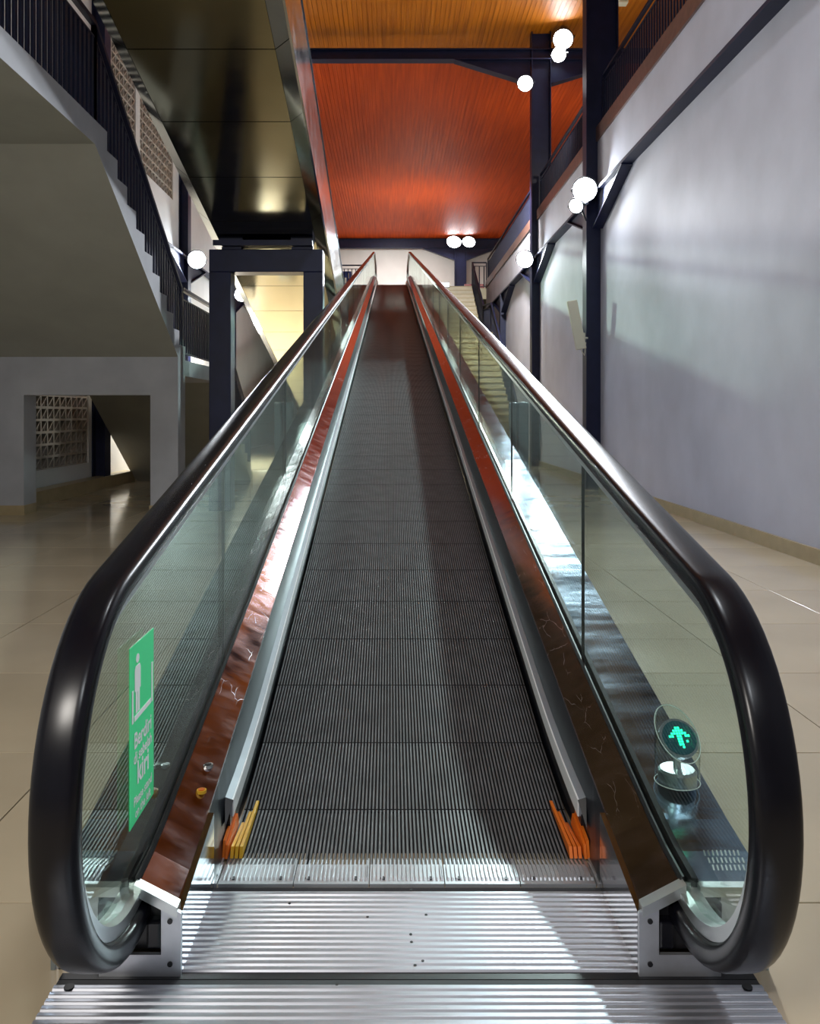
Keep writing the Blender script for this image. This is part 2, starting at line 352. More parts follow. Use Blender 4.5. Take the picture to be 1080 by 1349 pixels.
# ------------------------------------------------------------------ floodlights
def flood(loc, target, label, rad=.17, arm=None, group=None, lens='lens', beam=0, cone=95):
    root = empty('flood_light', loc, label, 'floodlight', group)
    d = (Vector(target)-Vector(loc)); q = d.to_track_quat('-Z', 'Y'); Rr = q.to_matrix()
    def tr(mb):
        mb.v = [tuple(Vector(loc)+Rr @ Vector(p)) for p in mb.v]; return mb
    hs = MB().tube((0, 0, .0), (0, 0, .05), rad+.02, 24).tube((0, 0, .05), (0, 0, .08), rad*.8, 24, rad*.6)
    for k in range(5): hs.box(-rad*.6+k*rad*.3-.004, -rad*.6+k*rad*.3+.004, -rad*.6, rad*.6, .08, .11)
    tr(hs).build('housing', M['housing'], root, smooth=True)
    tr(MB().tube((0, 0, -.002), (0, 0, -.001), rad, 24)).build('lens', M[lens], root)
    if beam:
        l = bpy.data.lights.new('flood_beam', 'SPOT'); l.energy = beam; l.spot_size = math.radians(cone); l.spot_blend = .7
        l.shadow_soft_size = rad*.9; l.color = (.88, .94, 1)
        lo = bpy.data.objects.new('flood_beam', l); C.objects.link(lo)
        lo.location = Vector(loc)+Rr @ Vector((0, 0, -.02)); lo.rotation_euler = q.to_euler()
    a = rad+.02
    tr(MB().box(-a-.02, -a, -.02, .02, .02, .16).box(a, a+.02, -.02, .02, .02, .16).box(-a-.02, a+.02, -.02, .02, .145, .16)).build('bracket', M['housing'], root)
    if arm:
        p = Vector(loc)+Rr @ Vector((0, 0, .155)); MB().tube(p, arm, .018, 10).build('arm', M['housing'], root)
    return root
flood((3.18, 14.05, 4.92), (-.6, 4.0, .2), 'upper of the two floodlights on the nearest right column', .19, (3.275, 14.4, 4.88), beam=3800, cone=58)
flood((2.97, 13.75, 4.58), (-3.0, 6, .5), 'lower smaller floodlight on the nearest right column', .11, (3.275, 14.4, 4.5), beam=1300, cone=60)
flood((3.12, 19.95, 4.84), (-1.5, 11, 1.5), 'floodlight below the gallery on the second right column', .19, (3.335, 20.33, 4.74), beam=2000, cone=65)
flood((3.14, 20.0, 8.95), (0, 8, 3), 'floodlight left of the column under the roof beam haunch', .17, (3.36, 20.4, 9.0), lens='lenshigh')
flood((4.02, 20.0, 9.98), (2.0, 14, 5.0), 'upper floodlight of the pair above the roof beam', .22, (3.78, 20.4, 10.1), lens='lenshigh')
flood((3.9, 19.9, 9.58), (1.5, 12, 5), 'lower floodlight of the pair above the roof beam', .16, (3.805, 20.32, 9.56), lens='lenshigh')
flood((3.22, 43.7, 10.0), (1.0, 36, 1), 'left floodlight of the two at the far column head', .36, (3.4, 44.2, 10.0), lens='lensfar')
flood((3.98, 43.7, 10.0), (1.6, 36, 1), 'right floodlight of the two at the far column head', .32, (3.8, 44.2, 10.0), lens='lensfar')
flood((XL+.48, 20.0, 4.84), (-1, 10, 1.5), 'floodlight on the left wall column above the landing', .2, (XL+.225, 20.3, 4.76), beam=900, cone=70)
flood((XL+.48, 26.0, 4.86), (-1, 15, 2), 'floodlight on the left wall glimpsed inside the portal frame', .2, (XL+.225, 26.3, 4.78))
# ------------------------------------------------------------------ left concrete stair
XS0, XS1 = XL+.005, -2.62; XL0 = XL+.225; RIS, TRD = .175, .301; LZ = 1.93; TZ = LZ+11*RIS
stair = empty('concrete_stair', (-3.8, 10.9, 0), 'grey concrete stair rising towards the viewer along the left wall', 'staircase')
pts = [(10.94, LZ-.20)]
pts = []
y = 10.94; z = LZ
pts.append((y, z))
for k in range(11):
    z += RIS; pts.append((y, z)); y -= TRD
    if k < 10: pts.append((y, z))
ytop = y+TRD
sof0 = (10.94, 1.74); sof1 = (7.60, 3.64)
poly = pts+[(sof1[0], TZ), sof1, sof0]
uf = MB().prism(poly, XS0, XS1)
npoly = len(poly)
uf.mi[2+npoly-2] = 1                      # the underside of the flight, darker and more olive than its sides
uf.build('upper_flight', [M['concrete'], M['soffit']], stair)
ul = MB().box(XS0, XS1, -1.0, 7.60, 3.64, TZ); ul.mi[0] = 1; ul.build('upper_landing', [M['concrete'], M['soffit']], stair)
MB().box(XL0, XS1, 10.94, 13.3, 1.73, LZ).build('middle_landing', M['concrete'], stair)
pts = [(13.3, LZ)]; y = 13.3; z = LZ
for k in range(11):
    z -= RIS; pts.append((y, z)); y += TRD
    if k < 10: pts.append((y, z))
pts = [(13.3, LZ)]; y = 13.3; z = LZ
for k in range(10):
    z -= RIS; pts.append((y, z)); y += TRD; pts.append((y, z))
pts.append((y, 0)); pts.append((16.05, 0)); pts.append((13.3, 1.73))
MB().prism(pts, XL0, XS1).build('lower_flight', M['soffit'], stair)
OX0, OX1, OZ = -4.52, -2.96, 1.48
wst = MB().box(XS0, OX0, 10.57, 10.938, 0, 1.74).box(OX1, XS1, 10.57, 10.938, 0, 1.74).box(OX0, OX1, 10.57, 10.938, OZ, 1.74)
wst.prism([(10.57, 1.74), (10.938, 1.74), (10.57, 1.95)], XS0, XS1)
wst.build('support_wall', M['concrete'], stair)
for bb in (MB().box(XS0, OX0+.012, 10.555, 10.57, 0, .12), MB().box(OX0, OX0+.012, 10.57, 10.93, 0, .12), MB().box(OX1-.012, XS1+.012, 10.555, 10.57, 0, .12), MB().box(XS1, XS1+.012, 10.57, 10.93, 0, .12)):
    bb.build('skirting', M['basetile'], stair)

def railing(name, runs, label, bar_sp=.11, rail_h=.87, base_gap=.06, gauge=.034, group=None, side=0, top_mat=None):
    """runs: list of ((x,y,z),(x,y,z)) foot lines"""
    p = runs[0][0]; root = empty(name, p, label, 'railing', group)
    meb = MB().box(-.010, .010, -gauge/2, gauge/2, 0, rail_h-.13-base_gap)
    ox, oy = None, None
    bme = meshof(meb, 'baluster', M['navyrail'])
    for (a, b) in runs:
        a, b = Vector(a), Vector(b); L = (b-a); n = max(1, int(Vector((L.x, L.y, 0)).length/bar_sp))
        up = Vector((0, 0, 1))
        MB().bar(a+up*rail_h, b+up*rail_h, .05, .045).build('handrail', top_mat or M['navyrail'], root)
        MB().bar(a+up*(rail_h-.13), b+up*(rail_h-.13), .03, .02).build('mid_rail', M['navyrail'], root)
        MB().bar(a+up*base_gap, b+up*base_gap, .03, .02).build('bottom_rail', M['navyrail'], root)
        rz = math.atan2(L.y, L.x)-math.pi/2
        for k in range(n):
            q = a+L*((k+.5)/n)+up*base_gap
            inst('baluster', bme, root, q, (0, 0, rz))
        for q in (a, b):
            MB().box(q.x-.02, q.x+.02, q.y-.02, q.y+.02, q.z, q.z+rail_h).build('post', M['navyrail'], root)
    return root
xr = -2.68
railing('stair_railing', [((xr, 1.0, TZ), (xr, 7.75, TZ)), ((xr, 7.75, TZ), (xr, 10.95, LZ+.0))],
        'navy bar railing along the stair flight and upper landing on the left', .105, .92, .02, .052)
railing('landing_railing', [((xr, 11.0, LZ), (xr, 13.3, LZ)), ((xr, 13.3, LZ), (xr, 16.3, .17))],
        'navy bar railing along the middle landing beside the portal frame', .105, .92, .10, .052)

# ------------------------------------------------------------------ portal frame
PXL0, PXL1, PXR0, PXR1 = -2.33, -2.05, -1.12, -.87; PZ1, PZ0 = 3.36, 3.07; PY0, PY1 = 11.0, 11.3
por = empty('portal_frame', (-1.6, 11.15, 0), 'navy steel portal frame standing under the overhead walkway', 'frame')
bevel(MB().box(PXL0, PXL1, PY0, PY1, 0, PZ0).build('leg', M['navy'], por), .01)
bevel(MB().box(PXR0, PXR1, PY0, PY1, 0, PZ0).build('leg', M['navy'], por), .01)
bevel(MB().box(PXL0, PXR1, PY0, PY1, PZ0, PZ1).build('crossbeam', M['navy'], por), .01)
for (a, b) in ((-2.17, -1.92), (-1.27, -1.0)):
    MB().box(a, b, PY0+.02, PY1-.02, PZ1, PZ1+.035).build('bearing_plate', M['navy'], por)
    for k in (.25, .75):
        x = a+(b-a)*k
        MB().tube((x, PY0+.1, PZ1+.035), (x, PY0+.1, PZ1+.12), .025).tube((x, PY0+.1, PZ1+.05), (x, PY0+.1, PZ1+.075), .045, 6).build('jack_bolt', M['housing'], por)

# ------------------------------------------------------------------ overhead walkway
def zu(y): return 5.84-.2126*y
SL = .2126
ovh = empty('overhead_walkway', (-1.6, 27, 0), 'second walkway passing overhead, seen from below with metal-clad underside', 'walkway')
UX0, UX1, EX0, EX1 = -2.21, -.97, -2.36, -.85
ys = [7.2-1.1*5+1.1*k for k in range(24)]
for a, b in zip(ys[:-1], ys[1:]):
    if zu(b) < .12: break
    g = .006; z0, z1 = zu(a+g), zu(b-g)
    mb = MB(); t = .03
    def quad_slab(xa, xb, da, db):
        v = [(xa, a+g, z0+da), (xb, a+g, z0+db), (xb, b-g, z1+db), (xa, b-g, z1+da)]
        mb.add(v+[(p[0], p[1], p[2]+t) for p in v], [(0,3,2,1),(4,5,6,7),(0,1,5,4),(1,2,6,5),(2,3,7,6),(3,0,4,7)])
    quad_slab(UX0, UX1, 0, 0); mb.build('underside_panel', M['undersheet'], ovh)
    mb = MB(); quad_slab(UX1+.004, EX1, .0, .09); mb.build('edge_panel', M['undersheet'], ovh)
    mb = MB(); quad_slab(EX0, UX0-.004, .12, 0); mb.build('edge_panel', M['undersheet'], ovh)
ya, yb = 1.7, 26.3
def sideprism(x0, x1, d0, d1, name, m):
    MB().prism([(ya, zu(ya)+d0), (yb, zu(yb)+d0), (yb, zu(yb)+d1), (ya, zu(ya)+d1)], x0, x1).build(name, m, ovh)
yy = 1.7
while yy < 26.2:
    y2 = min(yy+2.2, 26.3)-.006
    MB().prism([(yy, zu(yy)+.09), (y2, zu(y2)+.09), (y2, zu(y2)+.96), (yy, zu(yy)+.96)], -.85, -.83).build('side_panel', M['sidesheet'], ovh)
    yy += 2.2
sideprism(EX0, EX0+.02, .12, .96, 'side_panel', M['sidesheet'])
sideprism(EX0+.02, -.85, .50, .55, 'tread_deck', M['groove'])
sideprism(-.86, -.82, .96, .985, 'top_trim', M['steel'])
sideprism(UX0, UX1, .035, .2, 'truss', M['groove'])
MB().box(-2.27, -1.0, 10.95, 11.18, 3.40, 3.47).box(-2.2, -1.9, 11.0, 11.2, 3.47, 3.52).box(-1.28, -1.0, 11.0, 11.2, 3.47, 3.52).build('bearing_beam', M['navy'], ovh)

# ------------------------------------------------------------------ the moving walkway
X0 = .043; TH = .5
def ramp(y, y0, b, ytop=30.2):
    def f(t, b):                     # smooth max(t,0)
        if t < -b: return 0
        if t > b: return t
        return (t+b)**2/(4*b)
    return SL*(f(y-y0, b)-f(y-(y0+UP/SL), 1.2))
def zt(y): return ramp(y, 2.72, .45)+.006
def zd(y): return ramp(y, 2.02, .15)
def zh(y): return ramp(y, 2.25, .40)
wk = empty('moving_walkway', (X0, 2.2, 0), 'inclined moving walkway with glass sides and black handrails climbing away from the viewer', 'walkway')
END = 33.0
def yrange(a, b, fine=.12, lo=4.0, coarse=.8):
    r = []; y = a
    while y < b-1e-6:
        r.append(y); y += fine if (y < lo or y > 28) else coarse
    r.append(b); return r
# pallets
pm = MB(); NR = 88; pit = 2*TH/NR; PL = .4
for k in range(NR):
    x = -TH+pit*k
    pm.add([(x+pit*.22,.003,0),(x+pit*.70,.003,0),(x+pit*.70,PL-.003,0),(x+pit*.22,PL-.003,0)], [(0,1,2,3)], 0)
    pm.add([(x+pit*.22,.003,0),(x+pit*.22,PL-.003,0),(x+pit*.12,PL-.006,-.010),(x+pit*.12,.003,-.010)], [(0,1,2,3)], 1)
    pm.add([(x+pit*.70,.003,0),(x+pit*.70,PL-.003,0),(x+pit*.80,PL-.006,-.010),(x+pit*.80,.003,-.010)], [(3,2,1,0)], 1)
    pm.add([(x+pit*.22,.003,0),(x+pit*.70,.003,0),(x+pit*.80,.003,-.010),(x+pit*.12,.003,-.010)], [(0,1,2,3)], 1)
pm.box(-TH, TH, .001, PL-.004, -.030, -.010, 1)
pme = meshof(pm, 'pallet', [M['ribtop'], M['groove']])
y = 2.385-.12
while y < 31.6:
    za, zb = zt(y), zt(y+PL)
    o = inst('pallet', pme, wk, (X0, y, za-.004), (math.atan2(zb-za, PL), 0, 0))
    y += PL*math.cos(math.atan2(zb-za, PL))
# comb segments
SEG = .2
for k in range(5):
    xa = X0-TH+SEG*k+.0015; xb = xa+SEG-.003
    cm = MB(); cm.box(xa, xb, 2.262, 2.36, .0, .010)
    n = int(round(SEG/pit)); 
    for q in range(n):
        xx = X0-TH+SEG*k+pit*(q+.96)
        if xx+.003 > xb: xx = xb-.003
        cm.prism([(2.278, .010), (2.286, .0145), (2.345, .0145), (2.40, .006), (2.40, .000), (2.36, .000)], xx-pit*.2, xx+pit*.2)
    c = cm.build('comb_segment', M['comb'], wk)
    for sx in (xa+.035, xb-.035):
        MB().tube((sx, 2.288, .008), (sx, 2.288, .0125), .0075, 12).build('screw', M['housing'], c)
for s in (-1, 1):
    xa, xb = X0+s*(TH+.002), X0+s*(TH+.055)
    cm = MB().box(min(xa,xb), max(xa,xb), 2.262, 2.37, 0, .011)
    for q in range(4):
        xx = X0+s*(TH+.008+.012*q); cm.box(xx-.002, xx+.002, 2.30, 2.40, .008, .015)
    cm.build('comb_end', M['comb'], wk)
# ribbed floor plates
def ribbed(name, xa, xb, ya, yb, pitch, label=None):
    y = ya; h = .006; lo = .0012
    prof = [(ya, 0), (ya, lo)]
    while y+pitch < yb+1e-6:
        prof += [(y+pitch*.12, lo), (y+pitch*.24, h-.0006), (y+pitch*.34, h), (y+pitch*.72, h), (y+pitch*.82, h-.0006), (y+pitch*.94, lo)]; y += pitch
    prof += [(yb, lo), (yb, 0)]
    mb = MB().prism(prof, xa, xb)
    for k in range(len(prof)):
        za, zb = prof[k][1], prof[(k+1) % len(prof)][1]
        if max(za, zb) < .002: mb.mi[2+k] = 1
    o = mb.build(name, [M['plate'], M['dirt']], wk)
    return tag(o, label) if label else o
p1 = ribbed('floor_plate', X0-TH-.02, X0+TH+.02, 1.915, 2.260, .0216)
ribbed('floor_plate', X0-.775, X0+.765, .75, 1.892, .0216)
for (sx, sy) in ((-.74, 1.86), (.73, 1.86)):
    MB().tube((X0+sx, sy, .004), (X0+sx, sy, .0085), .011, 12).build('plate_screw', M['black'], wk)
MB().box(X0-.775, X0+.765, 1.893, 1.914, .0, .002).build('plate_gap', M['black'], wk)
hl = MB()
for (sx, sy) in [(.005, 2.05), (.006, 2.02), (.03, 1.95), (-.10, 2.12), (.045, 2.13), (.01, 2.24), (-.16, 1.87), (-.3, 2.18), (.012, 1.935)]:
    hl.tube((X0+sx, sy, .005), (X0+sx, sy, .0068), .0035, 8)
hl.build('plate_marks', M['black'], p1)

HX = .623                                   # handrail centre line
HR = .385; HCY, HCZ = 1.868, .52; TA = math.atan(SL); HL0 = HCZ+HR/math.cos(TA)
def hz(y): return HL0+SL*(y-HCY)-SL*((y-END_B+.6)**2/2.4 if END_B-.6 < y < END_B+.6 else (y-END_B if y >= END_B+.6 else 0))
END_B = 30.3
def hpath(off=0.0, y_in=2.04):
    r = HR-off; p = [(y_in, HCZ-r), (1.95, HCZ-r)]
    for k in range(0, 33):
        a = -math.pi/2-(math.pi-TA)*k/32
        p.append((HCY+r*math.cos(a), HCZ+r*math.sin(a)))
    y = HCY+.06
    while y < END:
        sl = (hz(y+.01)-hz(y-.01))/.02; t = math.atan(sl)
        p.append((y+off*math.sin(t), hz(y)-off*math.cos(t)))
        y += .1 if (y < 2.2 or y > 28) else .7
    yc = END; zc = hz(END)-HR
    for k in range(0, 15):
        a = math.pi/2-math.pi*k/14
        p.append((yc+r*math.cos(a), zc+r*math.sin(a)))
    return p
rub = []
n = 24
for k in range(n):                          # super-elliptic rubber section, flatter inside
    a = 2*math.pi*k/n; ca, sa = math.cos(a), math.sin(a)
    rub.append((.043*math.copysign(abs(ca)**.5, ca), .026*math.copysign(abs(sa)**.6, sa)))
# path runs so that the normal points inward on the newel: flip sign to keep outside = +n
gsec = [(-.022, -.012), (.022, -.012), (.022, .034), (.012, .052), (-.012, .052), (-.022, .034)]
joints = [2.97, 4.72, 6.47, 8.22, 9.97, 11.72, 13.47, 15.22, 16.97, 18.72, 20.47, 22.22, 23.97, 25.72, 27.47, 29.22, 30.97, END+.2]
for s in (-1, 1):
    cx = X0+s*HX
    hp = hpath(0)
    MB().sweep(rub, hp, cx).build('handrail', M['rubber'], wk, smooth=True)
    gp = hpath(.036, 1.93)
    MB().sweep([(-.024, -.016), (.024, -.016), (.024, .010), (.011, .024), (-.011, .024), (-.024, .010)], gp, cx).build('handrail_guide', M['alu'], wk, smooth=True)
    # glass panels
    gxa, gxb = cx-.006, cx+.006
    prev = None
    for ji, yj in enumerate(joints):
        ya = HCY-HR+.055 if prev is None else prev+.004
        yb = yj-.004
        pts_t, pts_b = [], []
        N = 26 if prev is None else (10 if yb < 7 else 5)
        for k in range(N+1):
            t = k/N
            if prev is None: t = t*t if t < .5 else t
            y = ya+(yb-ya)*k/N if prev is not None else ya+(yb-ya)*(k/N)**1.7
            ri = HR-.055
            if y < HCY-HR*math.sin(TA):
                h = math.sqrt(max(0, ri*ri-(HCY-y)**2)); zt_ = HCZ+h; zb_ = max(HCZ-h, .12)
            else:
                zt_ = hz(y)-.055; zb_ = .15+zd(y) if y > 1.9 else max(HCZ-ri, .12)
            lean = .10*(zt_-.5-zd(y))*(0 if prev is None and k < N*.6 else SL)
            pts_t.append((y-.11*SL*2, zt_) if False else (y, zt_)); pts_b.append((y, zb_))
        MB().prism(pts_b+pts_t[::-1], gxa, gxb).build('glass_panel', M['glass'], wk)
        if ji < 9:
            MB().box(gxa+.001, gxb-.001, yj-.0032, yj+.0032, .15+zd(yj), hz(yj)-.055).build('glass_joint', M['black'], wk)
        prev = yj
    # decks
    yr = yrange(1.925, END)
    def deck(prof, name, m, path=None, sm=False):
        return MB().sweep(prof, path or [(y, zd(y)) for y in yr], X0, s, vertical=True).build(name, m, wk, smooth=sm)
    dk = deck([(.523, .152), (.606, .196), (.606, .186), (.523, .142)], 'inner_deck', M['deck'])
    deck([(.6065, .150), (.6065, .202), (.611, .210), (.616, .210), (.616, .150)], 'glass_seal', M['black'])
    deck([(.632, .150), (.632, .208), (.648, .204), (.648, .150)], 'glass_seal', M['black'])
    deck([(.650, .188), (.650, .196), (.806, .196), (.806, .188)], 'outer_deck', M['steel'])
    deck([(.796, .0), (.796, .186), (.806, .186), (.806, .0)], 'outer_cladding', M['steel'], [(y, max(-.0, zd(y)) if y > 4 else zd(y)*1.0) for y in yr])
    # truss skin down to the floor where the walkway leaves it
    MB().prism([(1.93, .0), (9, 0), (END, zd(END)-1.15), (END, zd(END)+.15), (1.93, .12)], X0+s*.78 if s < 0 else X0+s*.78, X0+s*.79).build('truss_cladding', M['steel'], wk)
    # skirt and deflector
    yr2 = yrange(1.925, END)
    sk = MB()
    vs = []
    for y in yr2:
        zb = zt(y)-.05 if y > 2.37 else .004
        vs += [(X0+s*.508, y, zb), (X0+s*.525, y, zd(y)+.148), (X0+s*.545, y, zd(y)+.150), (X0+s*.545, y, zb)]
    fs = []
    for i in range(len(yr2)-1):
        for j in range(4): fs.append((4*i+j, 4*i+(j+1)%4, 4*i+4+(j+1)%4, 4*i+4+j))
    fs += [(0,1,2,3), tuple(4*(len(yr2)-1)+j for j in (3,2,1,0))]
    sk.add(vs, fs); sk.build('skirt', M['skirt'], wk)
    yb0 = 2.47; br = [y for y in yrange(yb0, END)]
    bp = [(y, zt(y)+.5*(zd(y)-zd(yb0)-zt(y)+zt(yb0))*.25) for y in br]
    db = MB().sweep([(.520, .080), (.520, .136), (.499, .128), (.499, .080)], bp, X0, s, vertical=True)
    o = db.build('deflector_bar', M['brushbar_shaded'], wk)
    o2 = MB().sweep([(.4995, .0795), (.4995, .1285), (.4955, .127), (.4955, .0795)], bp, X0, s, vertical=True).build('deflector_lit_face', M['brushbar'], o)  # pale strip: the lamplit look of the bar's inner side, as colour
    z0 = bp[0][1]
    tip = MB(); tip.add([(X0+s*.520, yb0, z0+.085), (X0+s*.520, yb0, z0+.135), (X0+s*.4955, yb0, z0+.127), (X0+s*.510, yb0-.05, z0+.070)], [(0,1,2),(0,1,3),(1,2,3),(2,0,3)])
    tip.build('deflector_tip', M['black'], o)
    MB().sweep([(.505, .02), (.505, .085), (.515, .085), (.515, .02)], bp, X0, s, vertical=True).build('bristle_strip', M['black'], o)
    # yellow and orange guard ribs beside the comb
    ga = MB(); gb = MB()
    for k in range(3):
        x = X0+s*(.462+.0125*k); l = .33-.06*k
        ga.prism([(2.395, .008), (2.395+l, .010), (2.395+l-.02, .030-.006*k), (2.41, .034)], x-.0045, x+.0045)
    for k in range(2):
        x = X0+s*(.500+.008*k)
        gb.prism([(2.385, .012), (2.57, .02), (2.55, .062+.01*k), (2.40, .044+.012*k)], x-.0035, x+.0035)
    ga.build('yellow_guard', M['yellow' if s < 0 else 'orange'], wk); gb.build('orange_guard', M['orange'], wk)
    # front end: trim, end plate with inlet, outer end trim
    tr_ = MB()
    tr_.prism([(X0+s*.516, .132), (X0+s*.516, .156), (X0+s*.612, .206), (X0+s*.612, .182)], 1.900, 1.932, 'y')
    tr_.build('end_trim', M['alu'], wk)
    bx = sorted((X0+s*.508, X0+s*.524))
    ep = MB().prism([(1.915, .0), (1.915, .138), (2.26, .150+zd(2.26)-.002), (2.26, .0)], *bx)
    ep.build('side_plate', M['mirror'], wk)
    ep = MB(); a = X0; 
    ep.prism([(a+s*.508, .0), (a+s*.508, .142), (a+s*.552, .165), (a+s*.552, .050), (a+s*.69, .050), (a+s*.69, .0)], 1.902, 1.912, 'y')
    e_ = ep.build('end_plate', M['comb'], wk)
    for (sx, sz) in ((.532, .125), (.532, .030)):
        MB().tube((X0+s*sx, 1.904, sz), (X0+s*sx, 1.899, sz), .006, 10).build('screw', M['black'], e_)
    MB().box(*sorted((X0+s*.549, X0+s*.70)), 1.925, 2.06, .050, .150).build('inlet_box', M['black'], wk)
    ib = MB().box(*sorted((X0+s*.552, X0+s*.585)), 1.90, 1.94, .062, .125); bevel(ib.build('inlet_collar', M['rubber'], wk), .006)
    MB().box(*sorted((X0+s*.645, X0+s*.806)), 1.905, 1.93, .176, .198).build('outer_end_trim', M['alu'], wk)
    MB().box(*sorted((X0+s*.70, X0+s*.806)), 1.93, 1.945, .0, .186).build('outer_end_plate', M['comb'], wk)
    lv = MB()
    for r_ in range(3):
        for k in range(9):
            xx = X0+s*(.70+.010*k); yv = 1.97+.028*r_
            lv.bar((xx, yv, zd(yv)+.1975), (xx+.004, yv+.020, zd(yv+.02)+.1975), .0035, .002)
    lv.build('louvre_slots', M['alu'], wk)
    if s < 0:
        yk = 2.42; zk = zd(yk)+.172
        MB().tube((X0-.558, yk, zk-.004), (X0-.558, yk, zk+.004), .014, 20).build('key_switch', M['alu'], dk)
        MB().tube((X0-.558, yk, zk+.002), (X0-.558, yk, zk+.0055), .010, 16).build('key_core', M['black'], dk)
        yk = 2.31; zk = zd(yk)+.172
        MB().tube((X0-.552, yk, zk-.004), (X0-.552, yk, zk+.004), .013, 20).build('button_ring', M['yellow'], dk)
        MB().tube((X0-.552, yk, zk+.002), (X0-.552, yk, zk+.006), .009, 16).build('stop_button', M['orange'], dk)
    for yj in (2.75, 4.9):   # joint lines of the inner deck
        pass
# top head plate
MB().box(X0-.6, X0+.6, 31.4, 33.4, UP, UP+.012).build('head_plate', M['plate'], wk)

# green sign sticker on the left glass
def text_mesh(body, size):
    cu = bpy.data.curves.new('lettering', 'FONT'); cu.body = body; cu.size = size; cu.align_x = 'CENTER'; cu.extrude = 0; cu.offset = .022*size; cu.resolution_u = 3
    o = bpy.data.objects.new('lettering', cu); C.objects.link(o)
    bpy.context.view_layer.update()
    dg = bpy.context.evaluated_depsgraph_get(); me = bpy.data.meshes.new_from_object(o.evaluated_get(dg))
    bpy.data.objects.remove(o); return me
GX = X0-HX+.0065
SY0, SY1, SZ0, SZ1 = 1.882, 2.072, .333, .733
sg = MB().box(GX, GX+.0012, SY0, SY1, SZ0, SZ1).build('direction_sign', M['green'], wk)
tag(sg, 'green stand-on-the-left sticker on the left glass')
Rm = Matrix(((0,0,1),(1,0,0),(0,1,0)))       # text x -> +Y, y -> +Z, z -> +X
yc = (SY0+SY1)/2
for body, size, z in (('Berdiri', .050, .500), ('di sebelah', .036, .466), ('kiri', .072, .414), ('Please stand', .029, .372), ('on the left', .029, .343)):
    me = text_mesh(body, size); me.materials.clear(); me.materials.append(M['print'])
    o = bpy.data.objects.new('lettering', me); C.objects.link(o); o.parent = sg
    o.matrix_local = Matrix.Translation(Vector((GX+.0018, yc+.005, z))-org(wk)) @ Rm.to_4x4()
pg = MB(); xa, xb = GX+.0012, GX+.002
n = 16
pg.prism([(1.940+.0125*math.cos(2*math.pi*k/n), .692+.0125*math.sin(2*math.pi*k/n)) for k in range(n)], xa, xb)
pg.prism([(1.925,.674),(1.955,.674),(1.962,.664),(1.962,.606),(1.955,.606),(1.955,.545),(1.942,.545),(1.942,.60),(1.938,.60),(1.938,.545),(1.925,.545),(1.925,.606),(1.918,.606),(1.918,.664)], xa, xb)
pg.box(xa, xb, 1.915, 2.045, .526, .540); pg.box(xa, xb, 1.897, 1.907, .526, .615); pg.box(xa, xb, 2.051, 2.061, .526, .640)
pg.v = [(p[0], p[1], .567+(p[2]-.533)*.82) for p in pg.v]
pg.build('pictogram', M['print'], sg)

# ------------------------------------------------------------------ direction light on the right deck
LX, LY = X0+.722, 2.29; lz = zd(LY+.055)+.199
dl = empty('direction_light', (LX, LY, lz), 'round green direction light in a clear slanted cover on the right outer deck', 'signal light')
MB().tube((LX, LY, lz-.004), (LX, LY, lz+.030), .050, 32).tube((LX, LY, lz+.030), (LX, LY, lz+.036), .050, 32, .044).build('base', M['steelwhite'], dl, smooth=True)
MB().tube((LX, LY, lz+.03), (LX, LY+.008, lz+.105), .010, 16).build('stem', M['steelwhite'], dl, smooth=True)
nv = Vector((.10, -.72, .68)).normalized(); pc = Vector((LX+.004, LY-.004, lz+.118))
MB().tube(pc-nv*.016, pc, .053, 32).build('display_housing', M['steelwhite'], dl, smooth=True)
MB().tube(pc, pc+nv*.002, .046, 32).build('display_face', M['disc'], dl)
u = Vector((0, 0, 1)).cross(nv).normalized(); v = nv.cross(u)
dots = MB()
arrow = ['...##...', '..####..', '.######.', '##.##.##', '...##...', '...##.#.', '...##...', '....#...']
for r_, row in enumerate(arrow):
    for c_, ch in enumerate(row):
        if ch == '#':
            p = pc+nv*.0022+u*((c_-3.5)*.0074)+v*((3.5-r_)*.0074)
            dots.bar(p, p+nv*.0015, .0056, .0056, up=v)
dots.build('led_dots', M['led'], dl)
cv = MB(); n = 36; rows = 8; vs = []
def topz(x, y): return lz+.138-.0*(x)+(y)*.95-.25*x
for k in range(n):
    a = 2*math.pi*k/n; x, y = .058*math.cos(a), .058*math.sin(a)
    vs.append((LX+x, LY+y, lz)); vs.append((LX+x, LY+y, topz(x, y)-.012)); vs.append((LX+x*.93, LY+y*.93, topz(x*.93, y*.93)))
cen = len(vs); vs.append((LX, LY, topz(0, 0)+.006))
fs = []
for k in range(n):
    j = (k+1) % n
    fs += [(3*k, 3*j, 3*j+1, 3*k+1), (3*k+1, 3*j+1, 3*j+2, 3*k+2), (3*k+2, 3*j+2, cen)]
rim = MB()
for zz, rr_ in ((None, .0585), (lz+.0015, .0585)):
    ring = []
    for k in range(n):
        a = 2*math.pi*k/n; x, y = rr_*math.cos(a), rr_*math.sin(a)
        ring.append(Vector((LX+x, LY+y, topz(x, y)-.010 if zz is None else zz)))
    for k in range(n): rim.tube(ring[k], ring[(k+1) % n], .0013, 5)
rim.build('cover_glint', M['print'], dl, smooth=True)  # white rings stand in for light caught on the acrylic edges
cv.add(vs, fs); cv.build('clear_cover', M['clear'], dl, smooth=True)

# ------------------------------------------------------------------ gallery railing, right
gal = railing('gallery_railing', [((3.55, 8.0, UP+.24), (3.55, 14.3, UP+.24)), ((3.55, 14.75, UP+.24), (3.55, 20.25, UP+.24)), ((3.55, 20.65, UP+.24), (3.55, 31.3, UP+.24))],
        'navy bar railing along the gallery edge on the right', .115, .80, .05, .04)

